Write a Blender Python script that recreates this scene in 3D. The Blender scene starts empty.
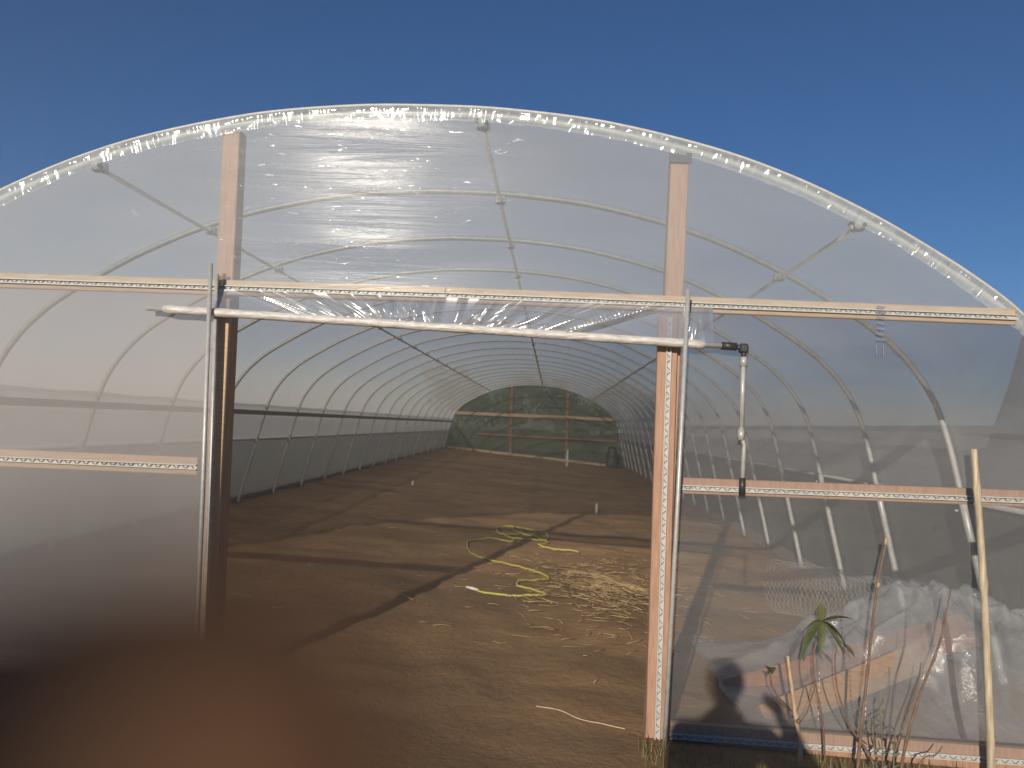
import bpy, bmesh, math, random
from mathutils import Vector, Matrix, noise
random.seed(7)
PI = math.pi
HAZE = .0085
HTOP = 8.4
scene = bpy.context.scene
COL = scene.collection

# ------------------------------------------------------------------ helpers
def link(name, me, parent=None):
    o = bpy.data.objects.new(name, me)
    COL.objects.link(o)
    if parent is not None:
        o.parent = parent
    return o

def thing(name, label, cat, loc=(0, 0, 0), group=None):
    o = link(name, None)
    o.empty_display_size = 0.1
    o.location = loc
    tag(o, label, cat, group)
    return o

def tag(o, label, cat, group=None, kind=None):
    if label: o['label'] = label
    if cat: o['category'] = cat
    if group: o['group'] = group
    if kind: o['kind'] = kind

class MB:
    """collects shapes in world space, links them as ONE mesh"""
    def __init__(self):
        self.v, self.f, self.s = [], [], []
    def add(self, vs, fs, smooth=True):
        b = len(self.v)
        self.v += [tuple(p) for p in vs]
        self.f += [tuple(i + b for i in q) for q in fs]
        self.s += [smooth] * len(fs)
    def tube(self, pts, r, n=8, caps=True, closed=False):
        pts = [Vector(p) for p in pts]
        m = len(pts)
        rs = r if isinstance(r, (list, tuple)) else [r] * m
        tan = []
        for i in range(m):
            a = pts[max(i - 1, 0)]; c = pts[min(i + 1, m - 1)]
            t = (c - a)
            tan.append(t.normalized() if t.length > 1e-9 else Vector((0, 0, 1)))
        up = Vector((0, 0, 1))
        if abs(tan[0].dot(up)) > 0.9: up = Vector((1, 0, 0))
        nrm = (up - tan[0] * up.dot(tan[0])).normalized()
        vs = []
        for i in range(m):
            nrm = nrm - tan[i] * nrm.dot(tan[i])
            nrm = nrm.normalized() if nrm.length > 1e-9 else tan[i].orthogonal().normalized()
            bn = tan[i].cross(nrm)
            for k in range(n):
                a = 2 * PI * k / n
                vs.append(pts[i] + (nrm * math.cos(a) + bn * math.sin(a)) * rs[i])
        fs = []
        for i in range(m - 1):
            for k in range(n):
                k2 = (k + 1) % n
                fs.append((i * n + k, i * n + k2, (i + 1) * n + k2, (i + 1) * n + k))
        if caps:
            fs.append(tuple(range(n - 1, -1, -1)))
            fs.append(tuple((m - 1) * n + k for k in range(n)))
        self.add(vs, fs)
    def beam(self, a, b, w, d, up=(0, 0, 1), bev=0.003):
        """bevelled board from a to b, w along (up), d along the third axis"""
        a, b = Vector(a), Vector(b)
        t = (b - a).normalized(); up = Vector(up)
        u = (up - t * up.dot(t)).normalized(); s = t.cross(u)
        L = (b - a).length
        bm = bmesh.new()
        bmesh.ops.create_cube(bm, size=1)
        for v in bm.verts:
            v.co = Vector((v.co.x * L, v.co.y * d, v.co.z * w))
        bmesh.ops.bevel(bm, geom=list(bm.edges), offset=bev, segments=1, affect='EDGES')
        c = (a + b) / 2
        vs = [c + t * v.co.x + s * v.co.y + u * v.co.z for v in bm.verts]
        bm.verts.index_update()
        fs = [tuple(v.index for v in f.verts) for f in bm.faces]
        bm.free()
        self.add(vs, fs, False)
    def grid(self, fn, nu, nv, smooth=True):
        vs = [fn(i / nu, j / nv) for j in range(nv + 1) for i in range(nu + 1)]
        fs = []
        for j in range(nv):
            for i in range(nu):
                a = j * (nu + 1) + i
                fs.append((a, a + 1, a + nu + 2, a + nu + 1))
        self.add(vs, fs, smooth)
    def ball(self, c, r, seg=12, rings=8, noise_amp=0.0):
        rx, ry, rz = (r, r, r) if not isinstance(r, (tuple, list)) else r
        c = Vector(c)
        bm = bmesh.new()
        bmesh.ops.create_uvsphere(bm, u_segments=seg, v_segments=rings, radius=1)
        bm.verts.index_update()
        vs = []
        for v in bm.verts:
            k = 1 + noise_amp * noise.noise(v.co * 2.3 + c)
            vs.append(c + Vector((v.co.x * rx, v.co.y * ry, v.co.z * rz)) * k)
        fs = [tuple(v.index for v in f.verts) for f in bm.faces]
        bm.free()
        self.add(vs, fs)
    def build(self, name, mat, parent=None, origin=None):
        me = bpy.data.meshes.new(name)
        if origin is None:
            origin = Vector(self.v[0]) if parent is None else Vector((0, 0, 0))
        off = Vector(origin)
        base = Vector((0, 0, 0))
        p = parent
        while p is not None:
            base += p.location; p = p.parent
        vs = [Vector(q) - off - (base if parent else Vector((0, 0, 0))) for q in self.v]
        me.from_pydata(vs, [], self.f)
        me.polygons.foreach_set('use_smooth', self.s)
        me.materials.append(mat)
        me.update()
        o = link(name, me, parent)
        o.location = off
        return o

# ------------------------------------------------------------------ materials
def newmat(name):
    m = bpy.data.materials.new(name); m.use_nodes = True
    nt = m.node_tree; nt.nodes.clear()
    out = nt.nodes.new('ShaderNodeOutputMaterial')
    return m, nt, out

def N(nt, t, **kw):
    n = nt.nodes.new(t)
    for k, v in kw.items():
        if k in n.inputs.keys(): n.inputs[k].default_value = v
        else: setattr(n, k, v)
    return n

def noise_node(nt, scale, detail=4, rough=0.55, stretch=(1, 1, 1), dist=0.0):
    tc = N(nt, 'ShaderNodeTexCoord')
    mp = N(nt, 'ShaderNodeMapping'); mp.inputs['Scale'].default_value = stretch
    nt.links.new(tc.outputs['Object'], mp.inputs['Vector'])
    n = N(nt, 'ShaderNodeTexNoise'); n.inputs['Scale'].default_value = scale
    n.inputs['Detail'].default_value = detail; n.inputs['Roughness'].default_value = rough
    n.inputs['Distortion'].default_value = dist
    nt.links.new(mp.outputs['Vector'], n.inputs['Vector'])
    return n

def ramp(nt, src, stops):
    r = N(nt, 'ShaderNodeValToRGB')
    e = r.color_ramp.elements
    while len(e) < len(stops): e.new(0.5)
    for i, (p, c) in enumerate(stops):
        e[i].position = p; e[i].color = (*c, 1) if len(c) == 3 else c
    nt.links.new(src, r.inputs['Fac'])
    return r

def pbr(name, c1, c2=None, scale=12, stretch=(1, 1, 1), rough=0.6, metal=0.0, bump=0.2, bdist=0.004, sss=0.0, spec=0.5, lo=.35, hi=.65):
    m, nt, out = newmat(name)
    b = N(nt, 'ShaderNodeBsdfPrincipled')
    b.inputs['Roughness'].default_value = rough; b.inputs['Metallic'].default_value = metal
    b.inputs['Specular IOR Level'].default_value = spec
    n = noise_node(nt, scale, 5, 0.6, stretch)
    r = ramp(nt, n.outputs['Fac'], [(lo, c1), (hi, c2 or tuple(x * .7 for x in c1))])
    nt.links.new(r.outputs['Color'], b.inputs['Base Color'])
    if sss:
        b.inputs['Subsurface Weight'].default_value = sss
        b.inputs['Subsurface Radius'].default_value = (.012, .004, .002)
        b.inputs['Subsurface Scale'].default_value = 1.0
    if bump:
        bp = N(nt, 'ShaderNodeBump'); bp.inputs['Strength'].default_value = bump; bp.inputs['Distance'].default_value = bdist
        nt.links.new(n.outputs['Fac'], bp.inputs['Height']); nt.links.new(bp.outputs['Normal'], b.inputs['Normal'])
    nt.links.new(b.outputs['BSDF'], out.inputs['Surface'])
    return m

def film(name, alpha, var=0.08, gloss=0.05, grough=0.12, tint=(.97, .98, .98), col=(.82, .84, .86), wr_scale=6, wr_stretch=(1, 1, 4), bump=0.35, bdist=0.01, transl=0.45, vscale=1.2, vstretch=(1, 1, 1), crease=.006, cthr=(.60, .74)):
    m, nt, out = newmat(name)
    tr = N(nt, 'ShaderNodeBsdfTransparent'); tr.inputs['Color'].default_value = (*tint, 1)
    df = N(nt, 'ShaderNodeBsdfDiffuse'); df.inputs['Color'].default_value = (*col, 1)
    tl = N(nt, 'ShaderNodeBsdfTranslucent'); tl.inputs['Color'].default_value = (*col, 1)
    sc = N(nt, 'ShaderNodeMixShader'); sc.inputs[0].default_value = transl
    nt.links.new(df.outputs[0], sc.inputs[1]); nt.links.new(tl.outputs[0], sc.inputs[2])
    nz = noise_node(nt, vscale, 6, 0.65, vstretch, 0.4)
    mr = N(nt, 'ShaderNodeMapRange')
    mr.inputs['From Min'].default_value = .3; mr.inputs['From Max'].default_value = .7
    mr.inputs['To Min'].default_value = max(alpha - var, 0.01); mr.inputs['To Max'].default_value = alpha + var
    nt.links.new(nz.outputs['Fac'], mr.inputs['Value'])
    mx = N(nt, 'ShaderNodeMixShader')
    nt.links.new(mr.outputs[0], mx.inputs[0]); nt.links.new(tr.outputs[0], mx.inputs[1]); nt.links.new(sc.outputs[0], mx.inputs[2])
    wn = noise_node(nt, wr_scale, 6, 0.6, wr_stretch, 1.2)
    bp0 = N(nt, 'ShaderNodeBump'); bp0.inputs['Strength'].default_value = bump; bp0.inputs['Distance'].default_value = bdist
    nt.links.new(wn.outputs['Fac'], bp0.inputs['Height'])
    cn = noise_node(nt, wr_scale * 4.5, 3, .6, (max(wr_stretch[0], .7), 1, min(wr_stretch[2], 2.6)), .8)
    cr = N(nt, 'ShaderNodeMapRange', interpolation_type='SMOOTHSTEP'); cr.inputs['From Min'].default_value = cthr[0]; cr.inputs['From Max'].default_value = cthr[1]
    nt.links.new(cn.outputs['Fac'], cr.inputs['Value'])
    bp = bp0
    gl = N(nt, 'ShaderNodeBsdfGlossy'); gl.inputs['Roughness'].default_value = grough
    nt.links.new(bp.outputs[0], gl.inputs['Normal'])
    lw = N(nt, 'ShaderNodeLayerWeight'); lw.inputs['Blend'].default_value = .5
    pw = N(nt, 'ShaderNodeMath', operation='POWER'); pw.inputs[1].default_value = 4
    nt.links.new(lw.outputs['Facing'], pw.inputs[0])
    ml = N(nt, 'ShaderNodeMath', operation='MULTIPLY_ADD'); ml.inputs[1].default_value = .35; ml.inputs[2].default_value = gloss
    nt.links.new(pw.outputs[0], ml.inputs[0])
    ca = N(nt, 'ShaderNodeMath', operation='MULTIPLY_ADD'); ca.inputs[1].default_value = crease
    nt.links.new(cr.outputs[0], ca.inputs[0]); nt.links.new(ml.outputs[0], ca.inputs[2])
    m2 = N(nt, 'ShaderNodeMixShader')
    nt.links.new(ca.outputs[0], m2.inputs[0]); nt.links.new(mx.outputs[0], m2.inputs[1]); nt.links.new(gl.outputs[0], m2.inputs[2])
    nt.links.new(m2.outputs[0], out.inputs['Surface'])
    return m

M = {}
M['wood'] = pbr('pine_wood', (.52, .36, .22), (.40, .25, .14), 9, (1, 4, 14), .65, bump=.15)
M['woodx'] = pbr('pine_board', (.50, .355, .22), (.38, .25, .15), 7, (1.2, 10, 16), .65, bump=.15)
M['post'] = pbr('pine_post', (.40, .235, .155), (.29, .165, .105), 7, (14, 10, 1.0), .65, bump=.15)
M['darkwood'] = pbr('weathered_board', (.24, .20, .17), (.17, .14, .115), 9, (6, 1, 10), .75, bump=.15)
M['redwood'] = pbr('reddish_plank', (.27, .135, .085), (.20, .095, .06), 8, (2, 8, 8), .7)
M['tanwood'] = pbr('tan_plank', (.36, .215, .12), (.27, .155, .085), 8, (2, 8, 8), .7)
M['steel'] = pbr('galvanised_tube', (.46, .45, .43), (.36, .355, .34), 30, (1, 1, 1), .42, .2, bump=.03)
M['hoop'] = pbr('hoop_tube', (.50, .49, .47), (.38, .375, .36), 25, (1, 1, 1), .45, .25, bump=.03)
M['alu'] = pbr('aluminium_channel', (.50, .48, .445), (.40, .385, .355), 40, (1, 1, 1), .6, .1, bump=.04)
M['wire'] = pbr('coated_wire', (.12, .12, .12), (.08, .08, .08), 40, (1, 1, 1), .5, .3, bump=0)
M['black'] = pbr('black_plastic', (.03, .03, .032), (.02, .02, .02), 40, (1, 1, 1), .45, bump=.05)
M['whitefilm'] = pbr('rolled_film', (.62, .59, .55), (.40, .37, .34), 14, (1.2, 1, 6), .3, bump=.5, bdist=.012)
M['hose'] = pbr('yellow_hose', (.40, .37, .07), (.29, .27, .055), 20, (1, 1, 1), .4, bump=.05)
M['straw'] = pbr('dry_straw', (.46, .33, .16), (.27, .18, .085), 3, (1, 1, 1), .7, bump=0)
M['white'] = pbr('white_plastic', (.56, .55, .51), (.45, .44, .41), 20, (1, 1, 1), .5, bump=.02)
M['bamboo'] = pbr('bamboo', (.56, .48, .34), (.28, .215, .14), 9, (8, 8, .9), .5, bump=.1, lo=.3, hi=.72)
M['twig'] = pbr('twig_bark', (.20, .12, .08), (.11, .065, .045), 30, (3, 3, 1), .75, bump=.2)
M['palestalk'] = pbr('pale_stalk', (.50, .37, .24), (.34, .23, .14), 22, (4, 4, 1), .7, bump=.15)
M['leaf'] = pbr('leaf_green', (.095, .105, .035), (.05, .062, .02), 20, (1, 1, 1), .5, bump=.15)
M['deadleaf'] = pbr('dead_leaf', (.16, .10, .06), (.09, .06, .035), 30, (1, 1, 1), .7, bump=.2)
M['sage'] = pbr('grey_green_leaf', (.17, .16, .10), (.11, .10, .06), 30, (1, 1, 1), .7, bump=.15)
M['treeleaf'] = pbr('tree_foliage', (.075, .11, .03), (.04, .065, .02), 1.5, (1, 1, 1), .65, bump=0)
M['treeleaf2'] = pbr('tree_foliage_pale', (.11, .14, .04), (.06, .085, .025), 1.5, (1, 1, 1), .65, bump=0)
M['bark'] = pbr('bark', (.10, .075, .055), (.06, .045, .035), 8, (4, 4, 1), .85, bump=.4)
M['grass'] = pbr('grass_blades', (.12, .15, .04), (.22, .20, .09), 1.2, (1, 1, 1), .7, bump=0)
M['sack'] = pbr('dark_sack', (.06, .055, .05), (.035, .033, .03), 12, (1, 1, 1), .6, bump=.3, bdist=.02)
M['bluemark'] = pbr('blue_print', (.12, .14, .24), (.2, .21, .28), 40, (1, 1, 1), .5, bump=0)
M['whitemark'] = pbr('white_print', (.55, .50, .45), (.40, .36, .33), 40, (1, 1, 1), .5, bump=0)
M['skin'] = pbr('skin', (.145, .078, .042), (.11, .058, .031), 60, (1, 1, 1), .6, spec=.12, bump=.1, bdist=.0008, sss=.35)
M['jacket'] = pbr('dark_jacket', (.03, .035, .05), (.02, .025, .035), 60, (1, 1, 1), .85, bump=.3)
M['trousers'] = pbr('trousers', (.06, .06, .065), (.04, .04, .045), 60, (1, 1, 1), .85, bump=.3)
M['hair'] = pbr('dark_hair', (.02, .013, .01), (.012, .008, .006), 50, (4, 4, 1), .6, bump=.4)
M['twine'] = pbr('pale_twine', (.48, .36, .25), (.36, .26, .18), 60, (1, 1, 1), .8, bump=.1)

F_GABLE = film('gable_film', .28, .04, .0035, .19, wr_scale=4, wr_stretch=(.2, 1, 4.0), bump=.35, bdist=.006, vscale=.9, vstretch=(.6, 1, 2.5), col=(.71, .79, .85), crease=.07, cthr=(.66, .76))
F_LEFT = film('left_panel_film', .47, .04, .008, .2, wr_scale=4, wr_stretch=(.5, 1, 2.5), bump=.3, bdist=.006, vscale=.8, col=(.62, .59, .58), crease=.05, cthr=(.66, .78))  # cloudier than the right panel, partly standing in for lens veil
F_RIGHT = film('right_panel_film', .19, .05, .010, .18, wr_scale=4, wr_stretch=(.3, 1, 3.6), bump=.35, bdist=.008, vscale=1.4, vstretch=(.3, 1, 3.0), col=(.54, .54, .55), crease=.06, cthr=(.66, .78))
F_ROOF = film('roof_film', .70, .05, .012, .3, wr_scale=3, wr_stretch=(1, .3, 1), bump=.2, bdist=.02, transl=.62, col=(.88, .85, .78), crease=.0)
F_CURT = film('curtain_film', .80, .05, .012, .3, wr_scale=5, wr_stretch=(1, .3, 2), bump=.2, col=(.60, .59, .57), crease=.0)
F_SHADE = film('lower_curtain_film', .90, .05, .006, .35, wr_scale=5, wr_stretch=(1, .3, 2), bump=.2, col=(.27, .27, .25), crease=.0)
F_FAR = film('far_film', .84, .06, .006, .3, wr_scale=3, bump=.2, col=(.15, .18, .12), crease=.0)
F_DOOR = film('pleated_door_film', .30, .08, .30, .20, wr_scale=9, wr_stretch=(1.6, 1, .5), bump=.1, bdist=.006, crease=.0)
F_EDGE = film('arch_edge_film', .42, .12, .07, .15, wr_scale=22, wr_stretch=(1.0, 1.0, .7), bump=.2, bdist=.01, vscale=14, col=(.76, .80, .79), crease=.11, cthr=(.62, .74))
F_HEAP = film('crumpled_film', .27, .14, .07, .12, wr_scale=7, wr_stretch=(1, 1, 1), bump=.5, bdist=.03, vscale=5, crease=.15)

# ground: soil inside, rough grass and earth outside
XC = -0.68
Y0, NH, DY = 3.78, 21, 1.299
Y1 = Y0 + (NH - 1) * DY
def ground_mat():
    m, nt, out = newmat('earth')
    b = N(nt, 'ShaderNodeBsdfPrincipled'); b.inputs['Roughness'].default_value = .95
    b.inputs['Specular IOR Level'].default_value = .15
    n1 = noise_node(nt, 2.2, 8, .68, (1, 1.2, 1), .3)
    soil = ramp(nt, n1.outputs['Fac'], [(.28, (.225, .140, .076)), (.5, (.275, .178, .098)), (.74, (.325, .218, .124))])
    n4 = noise_node(nt, .55, 5, .6, (.5, 1.6, 1), .6)
    tone = ramp(nt, n4.outputs['Fac'], [(.35, (.72, .70, .66)), (.65, (1.15, 1.08, .96))])
    mt = N(nt, 'ShaderNodeMix', data_type='RGBA', blend_type='MULTIPLY'); mt.inputs[0].default_value = 1
    nt.links.new(soil.outputs['Color'], mt.inputs[6]); nt.links.new(tone.outputs['Color'], mt.inputs[7])
    n2 = noise_node(nt, 1.4, 8, .7)
    grass = ramp(nt, n2.outputs['Fac'], [(.3, (.05, .06, .02)), (.52, (.085, .09, .032)), (.72, (.16, .13, .06))])
    tc = N(nt, 'ShaderNodeTexCoord'); sp = N(nt, 'ShaderNodeSeparateXYZ')
    nt.links.new(tc.outputs['Object'], sp.inputs[0])
    def step(sock, a, bb):
        r = N(nt, 'ShaderNodeMapRange'); r.inputs['From Min'].default_value = a; r.inputs['From Max'].default_value = bb
        nt.links.new(sock, r.inputs['Value']); return r.outputs[0]
    # |x - XC|
    ad = N(nt, 'ShaderNodeMath', operation='ADD'); ad.inputs[1].default_value = -XC; nt.links.new(sp.outputs[0], ad.inputs[0])
    ab = N(nt, 'ShaderNodeMath', operation='ABSOLUTE'); nt.links.new(ad.outputs[0], ab.inputs[0])
    wob = N(nt, 'ShaderNodeMath', operation='MULTIPLY_ADD'); wob.inputs[1].default_value = .8; nt.links.new(n2.outputs['Fac'], wob.inputs[0]); nt.links.new(ab.outputs[0], wob.inputs[2])
    fx = step(wob.outputs[0], 3.85, 4.15)
    fy = step(sp.outputs[1], Y1 - .05, Y1 + .4)
    mx = N(nt, 'ShaderNodeMath', operation='MAXIMUM'); nt.links.new(fx, mx.inputs[0]); nt.links.new(fy, mx.inputs[1])
    mc = N(nt, 'ShaderNodeMix', data_type='RGBA'); nt.links.new(mx.outputs[0], mc.inputs[0])
    nt.links.new(mt.outputs[2], mc.inputs[6]); nt.links.new(grass.outputs['Color'], mc.inputs[7])
    nt.links.new(mc.outputs[2], b.inputs['Base Color'])
    n3 = noise_node(nt, 14, 8, .7, (1, 1, 1))
    sm = N(nt, 'ShaderNodeMath', operation='ADD'); nt.links.new(n3.outputs['Fac'], sm.inputs[0]); nt.links.new(n1.outputs['Fac'], sm.inputs[1])
    bp = N(nt, 'ShaderNodeBump'); bp.inputs['Strength'].default_value = .5; bp.inputs['Distance'].default_value = .04
    nt.links.new(sm.outputs[0], bp.inputs['Height']); nt.links.new(bp.outputs[0], b.inputs['Normal'])
    nt.links.new(b.outputs[0], out.inputs['Surface'])
    return m
M['earth'] = ground_mat()

def hill_mat():
    m, nt, out = newmat('hillside')
    b = N(nt, 'ShaderNodeBsdfPrincipled'); b.inputs['Roughness'].default_value = .95
    n = noise_node(nt, .12, 8, .7, (1, 1, 2))
    r = ramp(nt, n.outputs['Fac'], [(.32, (.035, .045, .018)), (.5, (.085, .085, .04)), (.62, (.13, .11, .06)), (.75, (.17, .09, .055))])
    nt.links.new(r.outputs[0], b.inputs['Base Color'])
    bp = N(nt, 'ShaderNodeBump'); bp.inputs['Strength'].default_value = 1; bp.inputs['Distance'].default_value = 1.0
    nt.links.new(n.outputs['Fac'], bp.inputs['Height']); nt.links.new(bp.outputs[0], b.inputs['Normal'])
    nt.links.new(b.outputs[0], out.inputs['Surface'])
    return m
M['hill'] = hill_mat()

# ------------------------------------------------------------------ ground
def lerp(a, b, t): return a + (b - a) * t
def clamp(v, a=0., b=1.): return max(a, min(b, v))
def base_z(x, y):
    k = lerp(.20, .46, clamp((y - 3.7) / 26))
    return k * clamp((2.9 - x) / 6.9, -.4, 1.25)
def gz(x, y):
    z = base_z(x, y)
    inside = clamp((3.5 - abs(x - XC)) / .4)
    amp = .035 if y > 3.95 else .02
    z += amp * noise.noise(Vector((x * 1.7, y * 1.7, 3))) + .5 * amp * noise.noise(Vector((x * 5, y * 5, 9)))
    z += .012 * inside * noise.noise(Vector((x * 1.2, y * 9, 1)))
    if abs(y - 3.74) < .2: z = lerp(base_z(x, y) - .01, z, abs(y - 3.74) / .2)
    return z
def axis(lo, hi, step, far):
    a = [lo + step * i for i in range(int(round((hi - lo) / step)) + 1)]
    out, s, v = [], step, a[-1]
    while v < far: s *= 1.3; v += s; out.append(v)
    pre, s, v = [], step, a[0]
    while v > -far: s *= 1.3; v -= s; pre.append(v)
    return pre[::-1] + a + out
xs = axis(-4.6, 3.6, .08, 500); ys = axis(2.6, 31, .1, 500)
mb = MB()
nx, ny = len(xs), len(ys)
mb.grid(lambda u, v: (xs[round(u * (nx - 1))], ys[round(v * (ny - 1))], gz(xs[round(u * (nx - 1))], ys[round(v * (ny - 1))])), nx - 1, ny - 1)
g = mb.build('ground', M['earth'], origin=(0, 0, 0)); tag(g, 'brown tilled soil floor and rough ground around the tunnel', 'ground', kind='structure')

# hill rising at the right, falling away to the left behind the tunnel
def hill_fn(u, v):
    ang = math.radians(lerp(-75, 75, u))           # azimuth from +y, to the right
    d = lerp(lerp(36, 25, clamp((math.degrees(ang) - 8) / 18)), 110, v)
    el = lerp(2.6, 3.4, clamp((math.degrees(ang) + 75) / 80))
    el = el * .8 + 10.2 * clamp((math.degrees(ang) - 28.6) / 2.4)
    top = 33 * math.tan(math.radians(el)) * 1.0
    prof = math.sin(clamp(v / .083) * PI / 2) if v < .083 else math.cos(clamp((v - .083) / .917) * PI / 2)
    x, y = d * math.sin(ang), d * math.cos(ang)
    h = top * prof + .9 * prof * noise.noise(Vector((x * .06, y * .06, 0))) + .35 * prof * noise.noise(Vector((x * .3, y * .3, 5)))
    return (x, y, h - .6)
mb = MB(); mb.grid(hill_fn, 220, 60)
h = mb.build('hill', M['hill'], origin=(0, 42, 0)); tag(h, 'scrubby hillside rising at the right behind the tunnel', 'hill', kind='structure')

# ------------------------------------------------------------------ tunnel profile
PR = [(0, 3.045), (.3, 3.040), (.65, 3.012), (.92, 2.975), (1.25, 2.905), (1.55, 2.822), (1.86, 2.706), (2.17, 2.560), (2.39, 2.437), (2.6, 2.309), (2.77, 2.191), (2.87, 2.105), (3.0, 1.965), (3.13, 1.76), (3.225, 1.49), (3.32, 1.10), (3.44, .60), (3.535, .2), (3.6, -.1)]
def catmull(P, n):
    out = []
    for i in range(len(P) - 1):
        p0 = Vector(P[max(i - 1, 0)]); p1 = Vector(P[i]); p2 = Vector(P[i + 1]); p3 = Vector(P[min(i + 2, len(P) - 1)])
        for k in range(n):
            t = k / n
            out.append(.5 * ((2 * p1) + (p2 - p0) * t + (2 * p0 - 5 * p1 + 4 * p2 - p3) * t * t + (3 * p1 - p0 - 3 * p2 + p3) * t ** 3))
    out.append(Vector(P[-1])); return out
HALF = catmull(PR, 4)
PROF = [Vector((-p.x, p.y)) for p in HALF[::-1]] + HALF[1:]     # left foot -> ridge -> right foot
def u_at(z):
    for a, b in zip(HALF, HALF[1:]):
        if b.y <= z <= a.y: return lerp(a.x, b.x, (a.y - z) / max(a.y - b.y, 1e-6))
    return HALF[-1].x if z < 0 else 0
def z_at(u):
    u = abs(u)
    for a, b in zip(HALF, HALF[1:]):
        if a.x <= u <= b.x: return lerp(a.y, b.y, (u - a.x) / max(b.x - a.x, 1e-6))
    return 0
def offset(P, d):
    out = []
    for i, p in enumerate(P):
        a, c = P[max(i - 1, 0)], P[min(i + 1, len(P) - 1)]
        t = (c - a).normalized(); out.append(p + Vector((-t.y, t.x)) * d)
    return out
TUN = thing('polytunnel', 'long clear plastic polytunnel with steel hoops and wooden end frame', 'polytunnel', (XC, Y0, 0.1))

# hoops
HZ = 1.12
leg0 = lambda s, y: base_z(XC + s * 3.5, y)
def hoop_mesh():
    m = MB()
    pts = [(p.x, 0, p.y) for p in PROF if p.y > HZ - .12]
    m.tube(pts, .0195, 10)
    return m
hoop0 = None
shared = {}
T0 = TUN.location
for k in range(NH):
    y = Y0 + k * DY
    if k == 0:
        hoop0 = hoop_mesh().build('hoop', M['hoop'], None, origin=(0, 0, 0)); ho = hoop0
    else:
        ho = hoop0.copy(); COL.objects.link(ho)
    ho.parent = TUN; ho.location = Vector((XC, y, 0)) - T0
    for s in (-1, 1):
        if s not in shared:
            m = MB(); pts = [(s * u_at(z), 0, z) for z in (HZ + .02, .9, .7, .5, .3, .15, 0.02)]
            m.tube(pts, .023, 10)
            m.tube([(s * (u_at(HZ) - .03), 0, HZ - .04), (s * (u_at(HZ) - .05), 0, HZ - .04)], .008, 6)
            gp = m.build('ground_post', M['hoop'], None, origin=(0, 0, 0)); shared[s] = gp
        else:
            gp = shared[s].copy(); COL.objects.link(gp)
        gp.parent = ho
        gp.location = (0, 0, 0)
    for j, u in enumerate((-1.70, .27, 2.12)):
        if ('c', j) not in shared:
            m = MB(); z = z_at(u) - .045
            m.beam((u - .035, 0, z), (u + .035, 0, z), .05, .05, bev=.008)
            m.tube([(u, -.04, z), (u, .04, z)], .024, 8)
            cl = m.build('purlin_clamp', M['steel'], None, origin=(0, 0, 0)); shared[('c', j)] = cl
        else:
            cl = shared[('c', j)].copy(); COL.objects.link(cl)
        cl.parent = ho; cl.location = (0, 0, 0)
for u in (-1.70, .27, 2.12):
    m = MB(); z = z_at(u) - .055
    m.tube([(XC + u, Y0 - .01, z), (XC + u, Y1 + .01, z)], .013, 8)
    p = m.build('purlin', M['hoop'] if u > 0 and u < 1 else M['steel'], TUN)
    m = MB(); zz = z_at(u)
    m.beam((XC + u - .028, Y0 - .012, zz - .05), (XC + u + .028, Y0 - .012, zz - .05), .05, .035, bev=.006)
    m.tube([(XC + u + .02, Y0 - .045, zz - .05), (XC + u + .02, Y0 + .02, zz - .05)], .011, 6)
    m.tube([(XC + u - .03, Y0 - .04, zz - .035), (XC + u - .03, Y0 + .02, zz - .035)], .009, 6)
    m.build('end_bracket', M['black'], p)
# side boards and side curtains
for s in (-1, 1):
    m = MB(); u = u_at(1.49) - .045
    if s < 0:
        m.beam((XC + s * u, Y0 - .02, 1.50), (XC + s * u, Y1 + .02, 1.50), .06, .038)
        m.build('hip_board', M['darkwood'], TUN)
    m = MB()
    m.tube([(XC + s * (u_at(1.14) + .045), Y0, 1.14), (XC + s * (u_at(1.14) + .045), Y1, 1.14)], .018, 8)
    rb = m.build('side_roll_bar', M['steel'], TUN)
    m = MB()
    def cur(a, b, s=s):
        z = lerp(1.62, 1.15, b); y = lerp(Y0, Y1, a)
        return (XC + s * (u_at(z) + .035 + .008 * noise.noise(Vector((y * 2, z * 5, s)))), y, z)
    m.grid(cur, 120, 4); m.build('side_curtain', F_CURT, TUN)
    m = MB()
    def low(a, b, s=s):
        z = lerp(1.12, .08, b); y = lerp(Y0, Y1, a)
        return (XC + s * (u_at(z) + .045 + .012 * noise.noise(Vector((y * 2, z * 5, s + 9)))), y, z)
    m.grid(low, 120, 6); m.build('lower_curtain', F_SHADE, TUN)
    m = MB(); ub = u_at(.1) + .05
    n = 26
    for i in range(n):
        ya, yb = lerp(Y0, Y1, i / n), lerp(Y0, Y1, (i + 1) / n)
        m.beam((XC + s * ub, ya + .002, base_z(XC + s * 3.5, ya) + .06), (XC + s * ub, yb - .002, base_z(XC + s * 3.5, yb) + .06), .14, .038)
    m.build('base_board', M['darkwood'], TUN)
# roof film
RP = [p for p in offset(PROF, .027) if p.y > 1.5]
def roof(a, b):
    i = round(a * (len(RP) - 1)); p = RP[i]
    y = lerp(Y0 - .03, Y1 + .03, b)
    ph = ((y - Y0) / DY) % 1.0
    sag = -.012 * math.sin(PI * ph) ** 2 + .004 * noise.noise(Vector((p.x * 2, y * 1.3, p.y * 2)))
    t = (RP[min(i + 1, len(RP) - 1)] - RP[max(i - 1, 0)]).normalized()
    return (XC + p.x - t.y * sag, y, p.y + t.x * sag)
m = MB(); m.grid(roof, len(RP) - 1, (NH - 1) * 6); m.build('roof_film', F_ROOF, TUN)

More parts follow.
